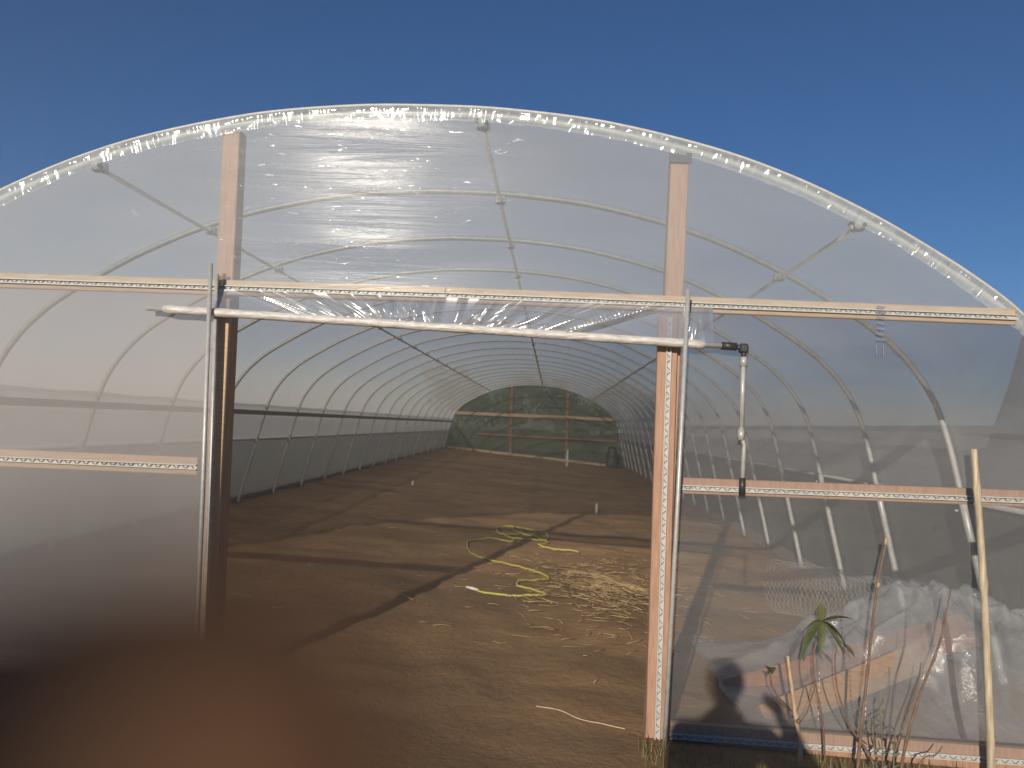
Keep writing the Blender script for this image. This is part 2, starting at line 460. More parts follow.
# crinkled film band folded over the front arch
EP = [p for p in offset(PROF, .036) if p.y > .15]
def edge(a, b):
    fi = a * (len(EP) - 1); i = min(int(fi), len(EP) - 2); t = fi - i
    p = EP[i].lerp(EP[i + 1], t); tg = (EP[i + 1] - EP[i]).normalized(); nn = Vector((tg.y, -tg.x))
    L = fi * .09
    wid = .088 + .014 * noise.noise(Vector((L * 1.3, 2, 0))) + .007 * noise.noise(Vector((L * 9, 7, 0)))
    q = p + nn * (b * wid)
    fold = .010 * noise.noise(Vector((L * 5 + b * .5, b * 1.5, 4))) + .007 * noise.noise(Vector((L * 22 + b * .6, b * .9, 1))) + .005 * noise.noise(Vector((L * 55, b * 1.2, 6)))
    if b < .12: return (XC + p.x, Y0 + .05 * (1 - b / .12) - .03 - .01, p.y + .004)
    return (XC + q.x, Y0 - .045 - fold * (1 if b > .2 else .3), q.y)
m = MB(); m.grid(edge, 1500, 7); m.build('arch_edge_film', F_EDGE, TUN)
# clamped channel along the arch (thin shiny line at the top edge)
m = MB(); CP = offset(PROF, .03)
m.tube([(XC + p.x, Y0 - .03, p.y) for p in CP if p.y > .2], .009, 6)
m.build('arch_channel', M['alu'], TUN)

# ------------------------------------------------------------------ front frame
YF = Y0 - .06       # front face of the boards
def zigzag(a, b, amp, per, y, r=.0015, vertical=False):
    a, b = Vector(a), Vector(b); L = (b - a).length; t = (b - a) / L
    s = Vector((-t.z, 0, t.x)); n = max(2, int(L / per)); pts = []
    for i in range(n):
        p0 = a + t * (i * per)
        pts += [p0 + s * -amp, p0 + t * per * .12 + s * -amp * .4, p0 + t * per * .38 + s * amp * .8, p0 + t * per * .5 + s * amp, p0 + t * per * .62 + s * amp * .6, p0 + t * per * .9 + s * -amp * .85]
    m = MB(); m.tube([(p.x, y, p.z) for p in pts], r, 5)
    return m
def board(name, a, b, h, d, mat, chan=True, ch_off=0.0, front=YF, up=(0, 0, 1), label=None):
    m = MB(); yb = front + d / 2
    m.beam((a[0], yb, a[1]), (b[0], yb, b[1]), h, d, up)
    o = m.build(name, mat, TUN)
    if label: o['label'] = label
    if chan:
        t = Vector((b[0] - a[0], 0, b[1] - a[1])).normalized(); s = Vector((-t.z, 0, t.x)) * ch_off
        A = Vector((a[0], 0, a[1])) + s; B = Vector((b[0], 0, b[1])) + s
        m = MB(); hw = .0125
        cr = [(-hw, -.013), (-hw, 0.0), (hw, 0.0), (hw, -.013), (hw - .005, -.013), (hw - .003, -.003), (-hw + .003, -.003), (-hw + .005, -.013)]
        sv = Vector((-t.z, 0, t.x)); vs = []
        for P in (A, B):
            for c, dd in cr: vs.append((P.x + sv.x * c, front - .002 + dd, P.z + sv.z * c))
        n = len(cr); fs = [(i, (i + 1) % n, n + (i + 1) % n, n + i) for i in range(n)]
        m.add(vs, fs, False); m.build('locking_channel', M['alu'], o)
        zigzag(A, B, .009, .046, front - .009).build('wiggle_wire', M['wire'], o)
    return o
# posts
def post(x0, z0, x1, z1, name='door_post', chan=False):
    m = MB(); m.beam((x0, Y0 + .012, z0), (x1, Y0 + .012, z1), .089, .089, (1, 0, 0), .004)
    return m.build(name, M['post'], TUN)
pl = post(-1.632, .02, -1.688, z_at(-1.688 - XC) - .03)
pr = post(.545, -.05, .572, z_at(.572 - XC) - .06)
for px, zt in ((.572, z_at(.572 - XC) - .035),):
    m = MB(); m.beam((px - .055, Y0 - .04, zt - .03), (px + .055, Y0 - .04, zt - .03), .05, .012, bev=.002)
    m.build('post_bracket', M['black'], pr)
def vchan(x0, z0, x1, z1, o, front):
    A, B = Vector((x0, 0, z0)), Vector((x1, 0, z1)); t = (B - A).normalized(); sv = Vector((-t.z, 0, t.x))
    m = MB(); hw = .0125
    cr = [(-hw, -.013), (-hw, 0.0), (hw, 0.0), (hw, -.013), (hw - .005, -.013), (hw - .003, -.003), (-hw + .003, -.003), (-hw + .005, -.013)]
    vs = []
    for P in (A, B):
        for c, dd in cr: vs.append((P.x + sv.x * c, front - .002 + dd, P.z + sv.z * c))
    n = len(cr); m.add(vs, [(i, (i + 1) % n, n + (i + 1) % n, n + i) for i in range(n)], False)
    m.build('locking_channel', M['alu'], o)
    zigzag(A, B, .011, .060, front - .009).build('wiggle_wire', M['wire'], o)
# front trim boards on the lower half of the posts
m = MB(); m.beam((.549, YF + .018, -.02), (.538, YF + .018, 2.06), .095, .034, (1, 0, 0), .003); tb = m.build('post_trim_board', M['post'], TUN)
vchan(.553, .05, .543, 2.05, tb, YF + .001)
m = MB(); m.beam((-1.634, YF + .018, .05), (-1.662, YF + .018, 2.06), .072, .034, (1, 0, 0), .003); m.build('post_trim_board', M['woodx'], TUN)
# header in two butted lengths + mid rails + bottom rails
board('header_board', (-u_at(2.115) + XC + .02, 2.108), (-.55, 2.119), .076, .034, M['woodx'], ch_off=-.004)
board('header_board', (-.548, 2.119), (u_at(2.115) + XC - .02, 2.113), .076, .034, M['woodx'], ch_off=-.004)
board('mid_rail', (-u_at(1.22) + XC + .02, 1.208), (-1.735, 1.222), .085, .034, M['woodx'], ch_off=-.004)
board('mid_rail', (.612, 1.245), (u_at(1.25) + XC - .02, 1.268), .075, .034, M['darkwood2'] if 'darkwood2' in M else M['post'], ch_off=-.008)
board('bottom_rail', (.612, .078), (u_at(.06) + XC - .02, .058), .12, .034, M['post'], ch_off=.004)
board('bottom_rail', (-u_at(.25) + XC + .02, .26), (-1.70, .20), .12, .034, M['post'], ch_off=.004)

# film skins of the front wall
def skin(fn, nu, nv, name, mat):
    m = MB(); m.grid(fn, nu, nv); o = m.build(name, mat, TUN); return o
def ripple(x, z, s, a): 
    return a * (noise.noise(Vector((x * .9, z * 3.0, s))) + .5 * noise.noise(Vector((x * 2.3, z * 7.0, s + 4))))
YS = YF - .004
def gable(a, b):
    U = u_at(2.11) - .01; x = lerp(-U, U, a); z = lerp(2.102, max(z_at(x) - .02, 2.104), b)
    e = min(b, 1 - b) * 2
    return (XC + x, YS - .002 + .012 * e * 0 + ripple(x, z, 1, .007) * clamp(e * 3), z)
skin(gable, 200, 50, 'gable_film', F_GABLE)
def lpanel(a, b):
    z = lerp(.20, 2.098, b); x = lerp(XC - u_at(z) - .02, -1.665, a)
    e = clamp(min(b, 1 - b) * 8) * clamp(min(a, 1 - a) * 8) * clamp(abs(z - 1.215) * 6)
    return (x, YS - .001 + ripple(x, z, 5, .007) * e, z)
skin(lpanel, 80, 70, 'side_panel_film', F_LEFT)
def rpanel(a, b):
    z = lerp(.06, 2.098, b); x = lerp(.60, XC + u_at(z) + .02, a)
    e = clamp(min(b, 1 - b) * 8) * clamp(min(a, 1 - a) * 8) * clamp(abs(z - 1.255) * 6)
    return (x, YS - .001 + ripple(x * .7 + z * .25, z - x * .18, 8, .008) * e, z)
skin(rpanel, 80, 70, 'side_panel_film', F_RIGHT)
# pleated film between header and roll bar
BA, BB = Vector((-2.01, YF - .065, 1.988)), Vector((.775, YF - .065, 1.914))
def bar_z(x): return lerp(BA.z, BB.z, (x - BA.x) / (BB.x - BA.x))
rp = random.Random(3)
folds = []
for i in range(84):
    xx = rp.uniform(-1.68, .72); sl = (-.62 - xx) * .40 + rp.uniform(-.06, .06)
    if xx > .62: sl = rp.uniform(-.06, .02)
    folds.append((xx, sl, rp.uniform(.010, .026), rp.uniform(.007, .020)))
def pleat(a, b):
    x = lerp(-1.70, .745, a); zt, zb = 2.10, bar_z(x) + .012
    z = lerp(zt, zb, b); y = lerp(YF - .018, BA.y + .005, b ** 1.3)
    d = 0
    for xx, sl, w, am in folds:
        c = xx + sl * b; q = (x - c) / w
        if abs(q) < 3: d += am * math.exp(-q * q)
    return (x, y - d * (.25 + .9 * math.sin(PI * clamp(b * .9 + .05))), z)
m = MB(); m.grid(pleat, 1500, 22); m.build('door_film', F_DOOR, TUN)
# roll bar with rolled up film, crank
bar_dir = (BB - BA).normalized()
m = MB(); nseg = 90; pts, rs = [], []
for i in range(nseg + 1):
    t = i / nseg; pts.append(BA.lerp(BB, lerp(.03, .975, t)))
    rs.append(.021 + .0025 * noise.noise(Vector((t * 30, 0, 0))) + .0015 * noise.noise(Vector((t * 90, 3, 0))))
rs[0] = rs[-1] = .017
m.tube(pts, rs, 14); rb = m.build('rolled_door_film', M['whitefilm'], TUN)
m = MB(); m.tube([BA, BB + bar_dir * .02], .0135, 10); m.build('roll_bar', M['steel'], rb)
CR = Vector((.880, BB.y, 1.905))
m = MB()
m.tube([BB + bar_dir * .005, BB + bar_dir * .075], .019, 10); m.tube([BB + bar_dir * .075, CR], .012, 8)
m.beam((CR.x - .018, CR.y, CR.z), (CR.x + .024, CR.y, CR.z), .045, .04, bev=.008)
m.tube([(CR.x + .005, CR.y, CR.z - .01), (CR.x + .005, CR.y, CR.z - .045)], .012, 8)
ca = m.build('crank_gear', M['black'], TUN)
m = MB()
m.tube([(CR.x + .005, CR.y, CR.z - .04), (CR.x + .004, CR.y - .004, 1.535)], .012, 8)
m.tube([(CR.x + .005, CR.y, CR.z - .04), (CR.x + .005, CR.y, CR.z - .085)], .017, 8)
m.tube([(CR.x + .004, CR.y - .004, 1.545), (CR.x + .001, CR.y - .01, 1.50), (CR.x + .018, CR.y - .006, 1.455), (CR.x + .018, CR.y - .004, 1.42), (CR.x + .016, CR.y, 1.23)], .0105, 8)
m.tube([(CR.x + .002, CR.y - .009, 1.525), (CR.x + .002, CR.y - .009, 1.475)], .016, 8)
m.build('crank_rod', M['steel'], ca)
m = MB(); m.tube([(CR.x + .016, CR.y, 1.30), (CR.x + .0165, CR.y, 1.222)], .0155, 10); m.build('crank_grip', M['black'], ca)
# guide poles in front of the bar
def pole(xb, zb, xt, zt, y, r=.015):
    q = y / 3.72; xb, xt = xb * q, xt * q; zt = 1.5 + (zt - 1.5) * q
    m = MB(); m.tube([(xb, y, zb), (lerp(xb, xt, .5) + .002, y, (zb + zt) / 2), (xt, y, zt)], r, 10)
    m.build('guide_pole', M['steel'], TUN)
pole(.588, -.03, .628, 2.187, YF - .105, .0105)
pole(-1.668, .02, -1.735, 2.232, YF - .105, .0105)
pole(-1.625, .02, -1.700, 2.18, YF - .028, .010)
# printed marks on the clear panels
m = MB()
for i in range(7):
    z = 2.135 - i * .026
    m.beam((1.508, YS - .022, z), (1.546, YS - .022, z - .004), .007, .001, bev=.0002)
for xx in (1.508, 1.541): m.beam((xx, YS - .022, 1.95), (xx + .002, YS - .022, 1.90), .005, .001, (1, 0, 0), .0002)
m.build('printed_mark', M['bluemark'], TUN)
m = MB()
for i in range(15):
    z = .56 - i * .026
    m.beam((1.497, YS - .016, z), (1.497, YS - .016, z - .015), .005, .001, (1, 0, 0), .0002)
m.build('printed_mark', M['whitemark'], TUN)
m = MB()
for i in range(9):
    z = .42 - i * .026
    m.beam((1.285, YS - .016, z), (1.285, YS - .016, z - .012), .004, .001, (1, 0, 0), .0002)
m.build('printed_mark', M['whitemark'], TUN)

# ------------------------------------------------------------------ far end wall
YE = Y1 + .02
def fbeam(name, a, b, h, mat, d=.05):
    m = MB(); m.beam((a[0], YE, a[1]), (b[0], YE, b[1]), h, d, (0, 0, 1) if abs(a[0] - b[0]) > .3 else (1, 0, 0)); return m.build(name, mat, TUN)
fbeam('far_post', (-1.56, .25), (-1.62, z_at(-.94) - .03), .10, M['redwood'], .06)
fbeam('far_post', (.60, .10), (.56, z_at(1.24) - .03), .10, M['redwood'], .06)
m = MB(); m.beam((-3.72, YE - .06, 1.845), (2.41, YE - .06, 1.85), .12, .035); m.build('far_rail', M['woodx'], TUN)
m = MB(); m.beam((-2.9, YE - .06, 1.07), (2.5, YE - .06, 1.02), .08, .035); m.build('far_rail', M['redwood'], TUN)
m = MB(); m.beam((-4.0, YE - .07, .48), (2.62, YE - .07, .04), .15, .035); m.build('far_rail', M['woodx'], TUN)
def farf(a, b):
    z = lerp(.05, 3.04, b); u = u_at(z) if z < 3.03 else .25
    x = lerp(-u, u, a); return (XC + x, YE + .04 + ripple(x, z, 3, .01), z)
m = MB(); m.grid(farf, 60, 40); m.build('far_film', F_FAR, TUN)

# ------------------------------------------------------------------ things inside
def on(x, y, dz=0.): return (x, y, gz(x, y) + dz)
HP = [(-.56, 6.42), (-.36, 6.36), (-.22, 6.34), (-.05, 6.37), (.02, 6.45), (-.03, 6.58), (-.13, 6.68), (-.24, 6.74), (-.22, 6.86), (-.08, 6.98), (.03, 7.10), (.0, 7.24), (-.14, 7.40), (-.33, 7.58), (-.48, 7.76), (-.62, 7.92), (-.80, 8.14), (-.88, 8.55), (-.83, 8.76), (-.72, 8.98), (-.55, 9.10), (-.40, 9.08), (-.42, 9.35), (-.62, 9.75), (-.64, 10.05), (-.50, 10.2), (-.34, 10.02), (-.34, 9.75), (-.50, 9.5), (-.30, 9.3), (-.02, 9.45), (.0, 9.8), (-.16, 10.12), (-.40, 10.15), (-.42, 9.9), (-.14, 9.6), (.02, 9.2), (-.10, 8.95), (.06, 8.86), (.26, 8.82), (.36, 8.78)]
cp = catmull([(x, y, 0) for x, y in HP], 5)
m = MB(); m.tube([on(p.x, p.y, .011 + .003 * (i % 3 == 0)) for i, p in enumerate(cp)], .0095, 8)
ho = m.build('garden_hose', M['hose'], origin=on(-.5, 7.8)); tag(ho, 'yellow garden hose snaking and looping over the brown soil floor', 'hose')
m = MB(); m.tube([on(-.655, 6.45, .02), on(-.60, 6.43, .02), on(-.55, 6.42, .018)], [.010, .013, .010], 10); m.build('hose_connector', M['white'], ho, origin=(0, 0, 0)).location = (0, 0, 0)
# fix child placement: build() already subtracts the parent's location

# straw litter
rs_ = random.Random(11)
m = MB()
def straw(x, y, L, a, lift=.012):
    n = 3; pts = []
    bend = rs_.uniform(-.25, .25)
    for i in range(n):
        t = (i / (n - 1) - .5) * L
        aa = a + bend * i / n
        px, py = x + t * math.cos(aa), y + t * math.sin(aa)
        pts.append(on(px, py, lift + rs_.uniform(0, .012)))
    m.tube(pts, rs_.uniform(.0011, .0028), 4)
for i in range(1000):
    r = abs(rs_.gauss(0, .5)); th = rs_.uniform(0, 2 * PI)
    x = .55 + 1.05 * r * math.cos(th); y = 6.9 + 1.9 * r * math.sin(th)
    if y < 4.3 or x > 2.6: continue
    straw(x, y, rs_.uniform(.03, .14) if rs_.random() < .88 else rs_.uniform(.15, .32), rs_.gauss(-.2, 1.1), .008 + .02 * rs_.random())
for i in range(60):
    x = .62 + rs_.gauss(0, .16); straw(x, 7.3 - (x - .5) * .9 + rs_.gauss(0, .06), rs_.uniform(.15, .5), rs_.gauss(-.5, .25), .03)
for i in range(70):
    straw(rs_.uniform(-3.4, 2.4), rs_.uniform(4.2, 16), rs_.uniform(.04, .18), rs_.gauss(0, .6))
o = m.build('straw', M['straw'], origin=on(.55, 6.9)); tag(o, 'scattered dry straw on the soil near the hose', 'straw', kind='stuff')

def stake(x, y, h, r, label, lean=(0, 0)):
    m = MB(); b = Vector(on(x, y, -.03)); t = b + Vector((lean[0], lean[1], h))
    m.beam(b, t - Vector((0, 0, .02)), r * 2.6, r * 1.2, (1, 0, 0), .001)
    m.tube([t - Vector((0, 0, .022)), t], [r * 1.2, r * .5], 6)
    o = m.build('marker_stake', M['white'], origin=b); tag(o, label, 'stake', 'white stakes stuck in the soil')
stake(.80, 13.0, .20, .014, 'short white stake standing upright in the soil, right of the hose')
stake(.56, 26.5, .62, .024, 'tall thin pale stake standing in front of the far end wall', (.01, 0))
stake(-2.60, 14.6, .12, .012, 'small white stake in the soil at the left, nearest the left side wall')

# dark sack in the far right corner
m = MB()
prof = [(0, .15), (.04, .21), (.2, .23), (.4, .21), (.58, .19), (.70, .17), (.78, .13), (.80, .02)]
sx, sy = 2.28, 28.9; sz = gz(sx, sy) - .01
def sack(a, b):
    f = b * (len(prof) - 1); i = min(int(f), len(prof) - 2); t = f - i
    z = lerp(prof[i][0], prof[i + 1][0], t); r = lerp(prof[i][1], prof[i + 1][1], t); th = a * 2 * PI
    r *= 1 + .14 * noise.noise(Vector((math.cos(th) * 1.6, math.sin(th) * 1.6, z * 5)))
    return (sx + r * math.cos(th), sy + r * math.sin(th), sz + z)
m.grid(sack, 28, 24); o = m.build('sack', M['sack'], origin=(sx, sy, sz)); tag(o, 'dark lumpy upright sack by the far right corner of the tunnel', 'sack')

# crumpled plastic heap behind the right panel
def heap(a, b):
    x = lerp(1.02, 3.0, a); y = lerp(4.0, 5.5, b)
    e = clamp(min(b, 1 - b) * 4) * clamp(a * 2.5) 
    h = lerp(.12, .60, clamp((x - 1.25) / 1.0) ** 1.3) * math.sin(PI * clamp(b * .92 + .04)) ** .7
    if x > 2.55: h *= 1 - .35 * (x - 2.55) / .45
    q = Vector((x * 2.2, y * 2.2, 0))
    rid = 1 - 2 * abs(noise.noise(q)); rid2 = 1 - 2 * abs(noise.noise(q * 2.6 + Vector((4, 1, 2)))); rid3 = 1 - 2 * abs(noise.noise(q * 6 + Vector((9, 3, 5))))
    h = h * (.72 + .26 * rid + .12 * rid2) + .03 * rid2 * e + .012 * rid3 * e
    wx = .06 * noise.noise(q * 1.7 + Vector((0, 0, 7))); wy = .08 * noise.noise(q * 1.5 + Vector((0, 0, 12)))
    return (x + wx, y + wy, gz(x, y) + .015 + max(h * clamp(e * 1.4), .004))
m = MB(); m.grid(heap, 150, 110); o = m.build('plastic_sheet', F_HEAP, origin=on(2.0, 4.6)); tag(o, 'crumpled heap of clear plastic sheeting lying inside the right panel', 'plastic sheet')
def plank(a, b, w, th, up, mat, name, label):
    m = MB(); m.beam(a, b, w, th, up, .004); o = m.build(name, mat, origin=a); tag(o, label, 'plank', 'planks in the plastic heap')
plank((1.16, 4.12, .035), (2.10, 4.42, .335), .15, .038, (-.2, .55, .9), M['tanwood'], 'plank', 'tan plank with a square cut end sloping up out of the clear plastic heap')
plank((1.05, 4.42, .035), (2.50, 4.72, .42), .20, .03, (-.25, .5, .8), M['redwood'], 'plank', 'reddish brown plank lying behind the tan one in the plastic heap')
# chicken wire roll
m = MB()
cx, cy, R = 2.28, 6.35, .23; rows, cols = 22, 40; L = .85
rw = random.Random(5)
P = {}
for i in range(rows + 1):
    for j in range(cols + 1):
        th = j / cols * 2 * PI * 1.35; rr = R * (1 - .12 * j / cols) + .035 * noise.noise(Vector((i * .3, j * .3, 0)))
        ax = (i + .5 * (j % 2)) / rows * L - L / 2
        P[i, j] = (cx + ax * .75 + rr * math.cos(th) * -.5, cy - ax * .6 + rr * math.cos(th) * .8, gz(cx, cy) + R * .95 + rr * math.sin(th))
for i in range(rows + 1):
    for j in range(cols):
        m.tube([P[i, j], P[i, j + 1]], .0011, 3, False)
        i2 = i - 1 if j % 2 == 0 else i + 1
        if 0 <= i2 <= rows: m.tube([P[i, j], P[i2, j + 1]], .0011, 3, False)
o = m.build('wire_netting', M['steel'], origin=on(cx, cy)); tag(o, 'loose roll of thin wire netting on the floor behind the plastic heap', 'wire netting')
# twine
m = MB(); tw = catmull([(-.02, 3.93, 0), (.10, 3.90, 0), (.20, 3.83, 0), (.30, 3.81, 0), (.37, 3.79, 0), (.41, 3.78, 0)], 5)
m.tube([on(p.x, p.y, .008) for p in tw], .0035, 6); o = m.build('twine', M['twine'], origin=on(.2, 3.84)); tag(o, 'short pale piece of twine lying by the foot of the right post', 'twine')

# ------------------------------------------------------------------ plants and canes in front
def cane(pts, r, mat, nodes=(), n=8):
    m = MB(); c = catmull(pts, 8); k = len(c)
    rs = []
    for i in range(k):
        t = i / (k - 1); rr = lerp(r[0], r[1], t) * (.74 if mat == M['twig'] else 1)
        for q in nodes:
            if abs(t - q) < .012: rr *= 1.28
        rs.append(rr)
    m.tube(c, rs, n); return m
def G(x, y): return gz(x, y) - .03
YP = 3.3
m = cane([(1.845, YP, G(1.845, YP)), (1.835, YP, .3), (1.81, YP, .75), (1.785, YP, 1.12), (1.757, YP + .01, 1.485)], (.0165, .0125), M['bamboo'], (.12, .36, .62, .885), 10)
o = m.build('bamboo_cane', M['bamboo'], origin=(1.845, YP, 0)); tag(o, 'tall pale bamboo cane standing upright at the right in front of the tunnel', 'cane')
def leafshape(m, base, d, L, W, droop, tw=0.0, n=6):
    base = Vector(base); d = Vector(d).normalized(); side = d.cross(Vector((0, 0, 1)))
    side = side.normalized() if side.length > .05 else Vector((1, 0, 0))
    side = (Matrix.Rotation(tw, 3, d) @ side)
    up = side.cross(d); vs, fs = [], []
    for i in range(n + 1):
        t = i / n; c = base + d * L * t + Vector((0, 0, -droop * L * t * t))
        w = W * math.sin(PI * min(t * .92 + .05, 1)) ** .8 * (1 - .25 * t)
        vs += [c - side * w + up * w * .45, c, c + side * w + up * w * .45]
    for i in range(n):
        a = i * 3; fs += [(a, a + 1, a + 4, a + 3), (a + 1, a + 2, a + 5, a + 4)]
    m.add(vs, fs)
GR = 'plants and stalks in front of the right panel'
# leafy plant
r = thing('leafy_plant', 'slender plant with drooping green leaves at its top, before the right panel', 'plant', (1.20, 3.35, G(1.2, 3.35)), GR)
cane([(1.20, 3.35, G(1.2, 3.35)), (1.185, 3.35, .3), (1.13, 3.33, .55), (1.155, 3.33, .70), (1.165, 3.33, .735)], (.006, .004), M['twig']).build('stem', M['twig'], r)
tip = Vector((1.162, 3.33, .735))
for dx, dy, dz, L, W, dr in ((.9, -.2, .45, .13, .022, .25), (.5, -.3, -.55, .12, .028, .3), (-.6, -.3, -.25, .12, .024, .9), (-.1, -.1, 1, .085, .022, .1), (-.25, -.6, -.6, .10, .020, .5), (.75, -.4, -.1, .11, .024, .9), (-.8, .1, .1, .08, .018, .9)):
    m = MB(); leafshape(m, tip, (dx, dy, dz), L, W, dr, rs_.uniform(-.6, .6)); m.build('leaf', M['leaf'], r)
m = MB(); m.tube([tip, tip + Vector((.06, -.02, -.06)), tip + Vector((.09, -.02, -.09))], .0025, 5); leafshape(m, tip + Vector((.085, -.02, -.085)), (.7, -.2, -.6), .055, .016, .2, .5)
o = m.build('leaf', M['deadleaf'], r); o['label'] = 'withered brown leaf'
# pale cut stalk
r = thing('cut_stalk', 'pale cut stalk with a small bud and side leaf, left of the leafy plant', 'plant', (1.075, YP, G(1.075, YP)), GR)
cane([(1.085, YP, G(1.085, YP)), (1.075, YP, .22), (1.05, YP, .38), (1.015, YP, .595)], (.0095, .007), M['palestalk'], (.3, .62)).build('stem', M['palestalk'], r)
m = MB(); m.tube([(1.04, YP, .37), (.985, YP, .42), (.955, YP, .47), (.945, YP, .53)], .003, 5); m.build('side_twig', M['twig'], r)
m = MB(); leafshape(m, (.945, YP, .52), (-.4, -.2, .8), .055, .02, .3); leafshape(m, (.95, YP, .515), (.3, -.2, .8), .05, .018, .3, .8); m.build('leaf', M['leaf'], r)
m = MB(); m.tube([(1.06, YP, .31), (1.10, YP, .37), (1.125, YP, .46), (1.13, YP, .50)], .003, 5); m.ball((1.062, YP - .01, .335), .011, 8, 6, .3); m.build('side_twig', M['twig'], r)
# straight reddish stem
r = thing('bare_stem', 'tall straight reddish bare stem with a pale cut tip, tilted right', 'plant', (1.31, YP, G(1.31, YP)), GR)
cane([(1.30, YP, G(1.3, YP)), (1.315, YP, .25), (1.34, YP, .55), (1.37, YP, .88), (1.405, YP, 1.085)], (.010, .0065), M['twig'], (.22, .5, .78)).build('stem', M['twig'], r)
m = MB(); m.tube([(1.402, YP, 1.072), (1.407, YP, 1.10)], .0075, 8); m.tube([(1.374, YP, .895), (1.377, YP, .915)], .0085, 8); m.build('pale_tip', M['palestalk'], r)
# curved stem
r = thing('bare_stem', 'thin dark bare stem bowing down to the right, crossing the straight reddish stem', 'plant', (1.42, YP + .05, G(1.42, YP)), GR)
cane([(1.46, YP + .04, G(1.46, YP)), (1.37, YP + .04, .20), (1.29, YP + .03, .31), (1.235, YP + .03, .45), (1.22, YP + .03, .56), (1.222, YP + .03, .64)], (.0065, .0035), M['twig'], (.4, .7)).build('stem', M['twig'], r)
# forked stem at right
r = thing('forked_stem', 'dark forked bare stem leaning right beside the bamboo cane', 'plant', (1.50, YP, G(1.5, YP)), GR)
cane([(1.475, YP, G(1.475, YP)), (1.49, YP, .22), (1.545, YP, .45), (1.62, YP, .66), (1.65, YP, .80), (1.668, YP, .905)], (.010, .0035), M['twig'], (.25, .55, .75)).build('stem', M['twig'], r)
cane([(1.435, YP, G(1.435, YP)), (1.45, YP, .20), (1.50, YP, .38), (1.535, YP, .48), (1.555, YP, .60)], (.0075, .003), M['twig'], (.5,)).build('branch', M['twig'], r)
cane([(1.52, YP, G(1.52, YP)), (1.56, YP, .20), (1.62, YP, .235), (1.645, YP, .27)], (.006, .003), M['twig']).build('branch', M['twig'], r)
# small grey-green weed
r = thing('small_weed', 'small grey green weed with narrow upright leaves between the bare stems', 'plant', (1.40, YP, G(1.4, YP)), GR)
for k, (bx, tx, tz) in enumerate(((1.39, 1.36, .36), (1.40, 1.385, .42), (1.41, 1.44, .33))):
    m = MB(); b = Vector((bx, YP - .02 * k, G(bx, YP))); t = Vector((tx, YP - .02 * k, tz)); m.tube([b, b.lerp(t, .5) + Vector((.008, 0, 0)), t], .0028, 5)
    for q in range(9):
        p = b.lerp(t, .35 + .65 * q / 8); a = q * 2.4 + k
        leafshape(m, p, (math.cos(a), -.5 + .3 * math.sin(a), 1.0), .045, .008, .1, a)
    m.build('sprig', M['sage'], r)
def nearer(root, q):
    S = lambda w: Vector((w.x * q, w.y * q, 1.5 + (w.z - 1.5) * q))
    L0 = root.location.copy(); L1 = S(L0); L1.z = gz(L1.x, L1.y) if root.type == 'EMPTY' else L1.z
    for ob in ([root] if root.type == 'MESH' else list(root.children)):
        for v in ob.data.vertices: v.co = S(L0 + v.co) - L1
    root.location = L1
for ob in [q for q in COL.objects if q.parent is None and q.get('category') in ('plant', 'cane')]:
    nearer(ob, 3.60 / 3.3 if ob.get('category') == 'cane' else 3.55 / 3.3)
# grass tufts along the foot of the wall
m = MB(); rg = random.Random(21)
def blade(x, y, h, lean, w=.003):
    z = gz(x, y) - .01; a = rg.uniform(0, 2 * PI); dx, dy = math.cos(a) * lean, math.sin(a) * lean
    s = Vector((-math.sin(a), math.cos(a), 0)) * w
    p0 = Vector((x, y, z)); p1 = p0 + Vector((dx * .35, dy * .35, h * .6)); p2 = p0 + Vector((dx, dy, h))
    m.add([p0 - s, p0 + s, p1 + s * .7, p1 - s * .7, p2], [(0, 1, 2, 3), (3, 2, 4)])
for i in range(700):
    x = rg.uniform(.45, 2.2); y = rg.uniform(3.40, 3.62); blade(x, y, rg.uniform(.02, .09), rg.uniform(.01, .06), .002)
for i in range(9000):
    s = rg.random(); x = XC + (3.75 + 5 * rg.random() ** 1.6) * (1 if s < .7 else -1); y = 3.0 + 28 * rg.random() ** 1.5
    k = .6 + .8 * noise.noise(Vector((x * .6, y * .6, 2)))
    blade(x, y, rg.uniform(.10, .45) * max(.3, k), rg.uniform(.05, .25), .006)
o = m.build('grass', M['grass'], origin=(3.5, 8, 0)); tag(o, 'rough grass growing along both outer sides of the tunnel', 'grass', kind='stuff')

# ------------------------------------------------------------------ trees beyond the tunnel
def crown_mesh(seed, R, H, n, mat, name):
    r = random.Random(seed); m = MB()
    cl = [(Vector((r.gauss(0, R * .42), r.gauss(0, R * .42), H * (.35 + .5 * r.random()))), R * r.uniform(.28, .5)) for _ in range(16)]
    for _ in range(n):
        c, rad = r.choice(cl)
        d = Vector((r.gauss(0, 1), r.gauss(0, 1), r.gauss(0, .8))).normalized() * rad * r.random() ** .4
        p = c + d; s = r.uniform(.10, .22)
        a = Vector((r.gauss(0, 1), r.gauss(0, 1), r.gauss(0, 1))).normalized(); b = a.orthogonal().normalized(); c2 = a.cross(b)
        m.add([p - b * s, p + c2 * s * .5, p + b * s, p - c2 * s * .5], [(0, 1, 2, 3)], False)
    return m.build(name, mat, None, origin=(0, 0, 0))
def trunk_mesh(H, name):
    m = MB(); m.tube([(0, 0, -.3), (.05, 0, H * .3), (0, .06, H * .62)], [.16, .12, .05], 8)
    for a in range(5):
        t = a * 1.3; m.tube([(.03, 0, H * (.25 + .06 * a)), (math.cos(t) * .7, math.sin(t) * .7, H * (.45 + .05 * a))], [.06, .02], 6)
    return m.build(name, M['bark'], None, origin=(0, 0, 0))
protos = {}
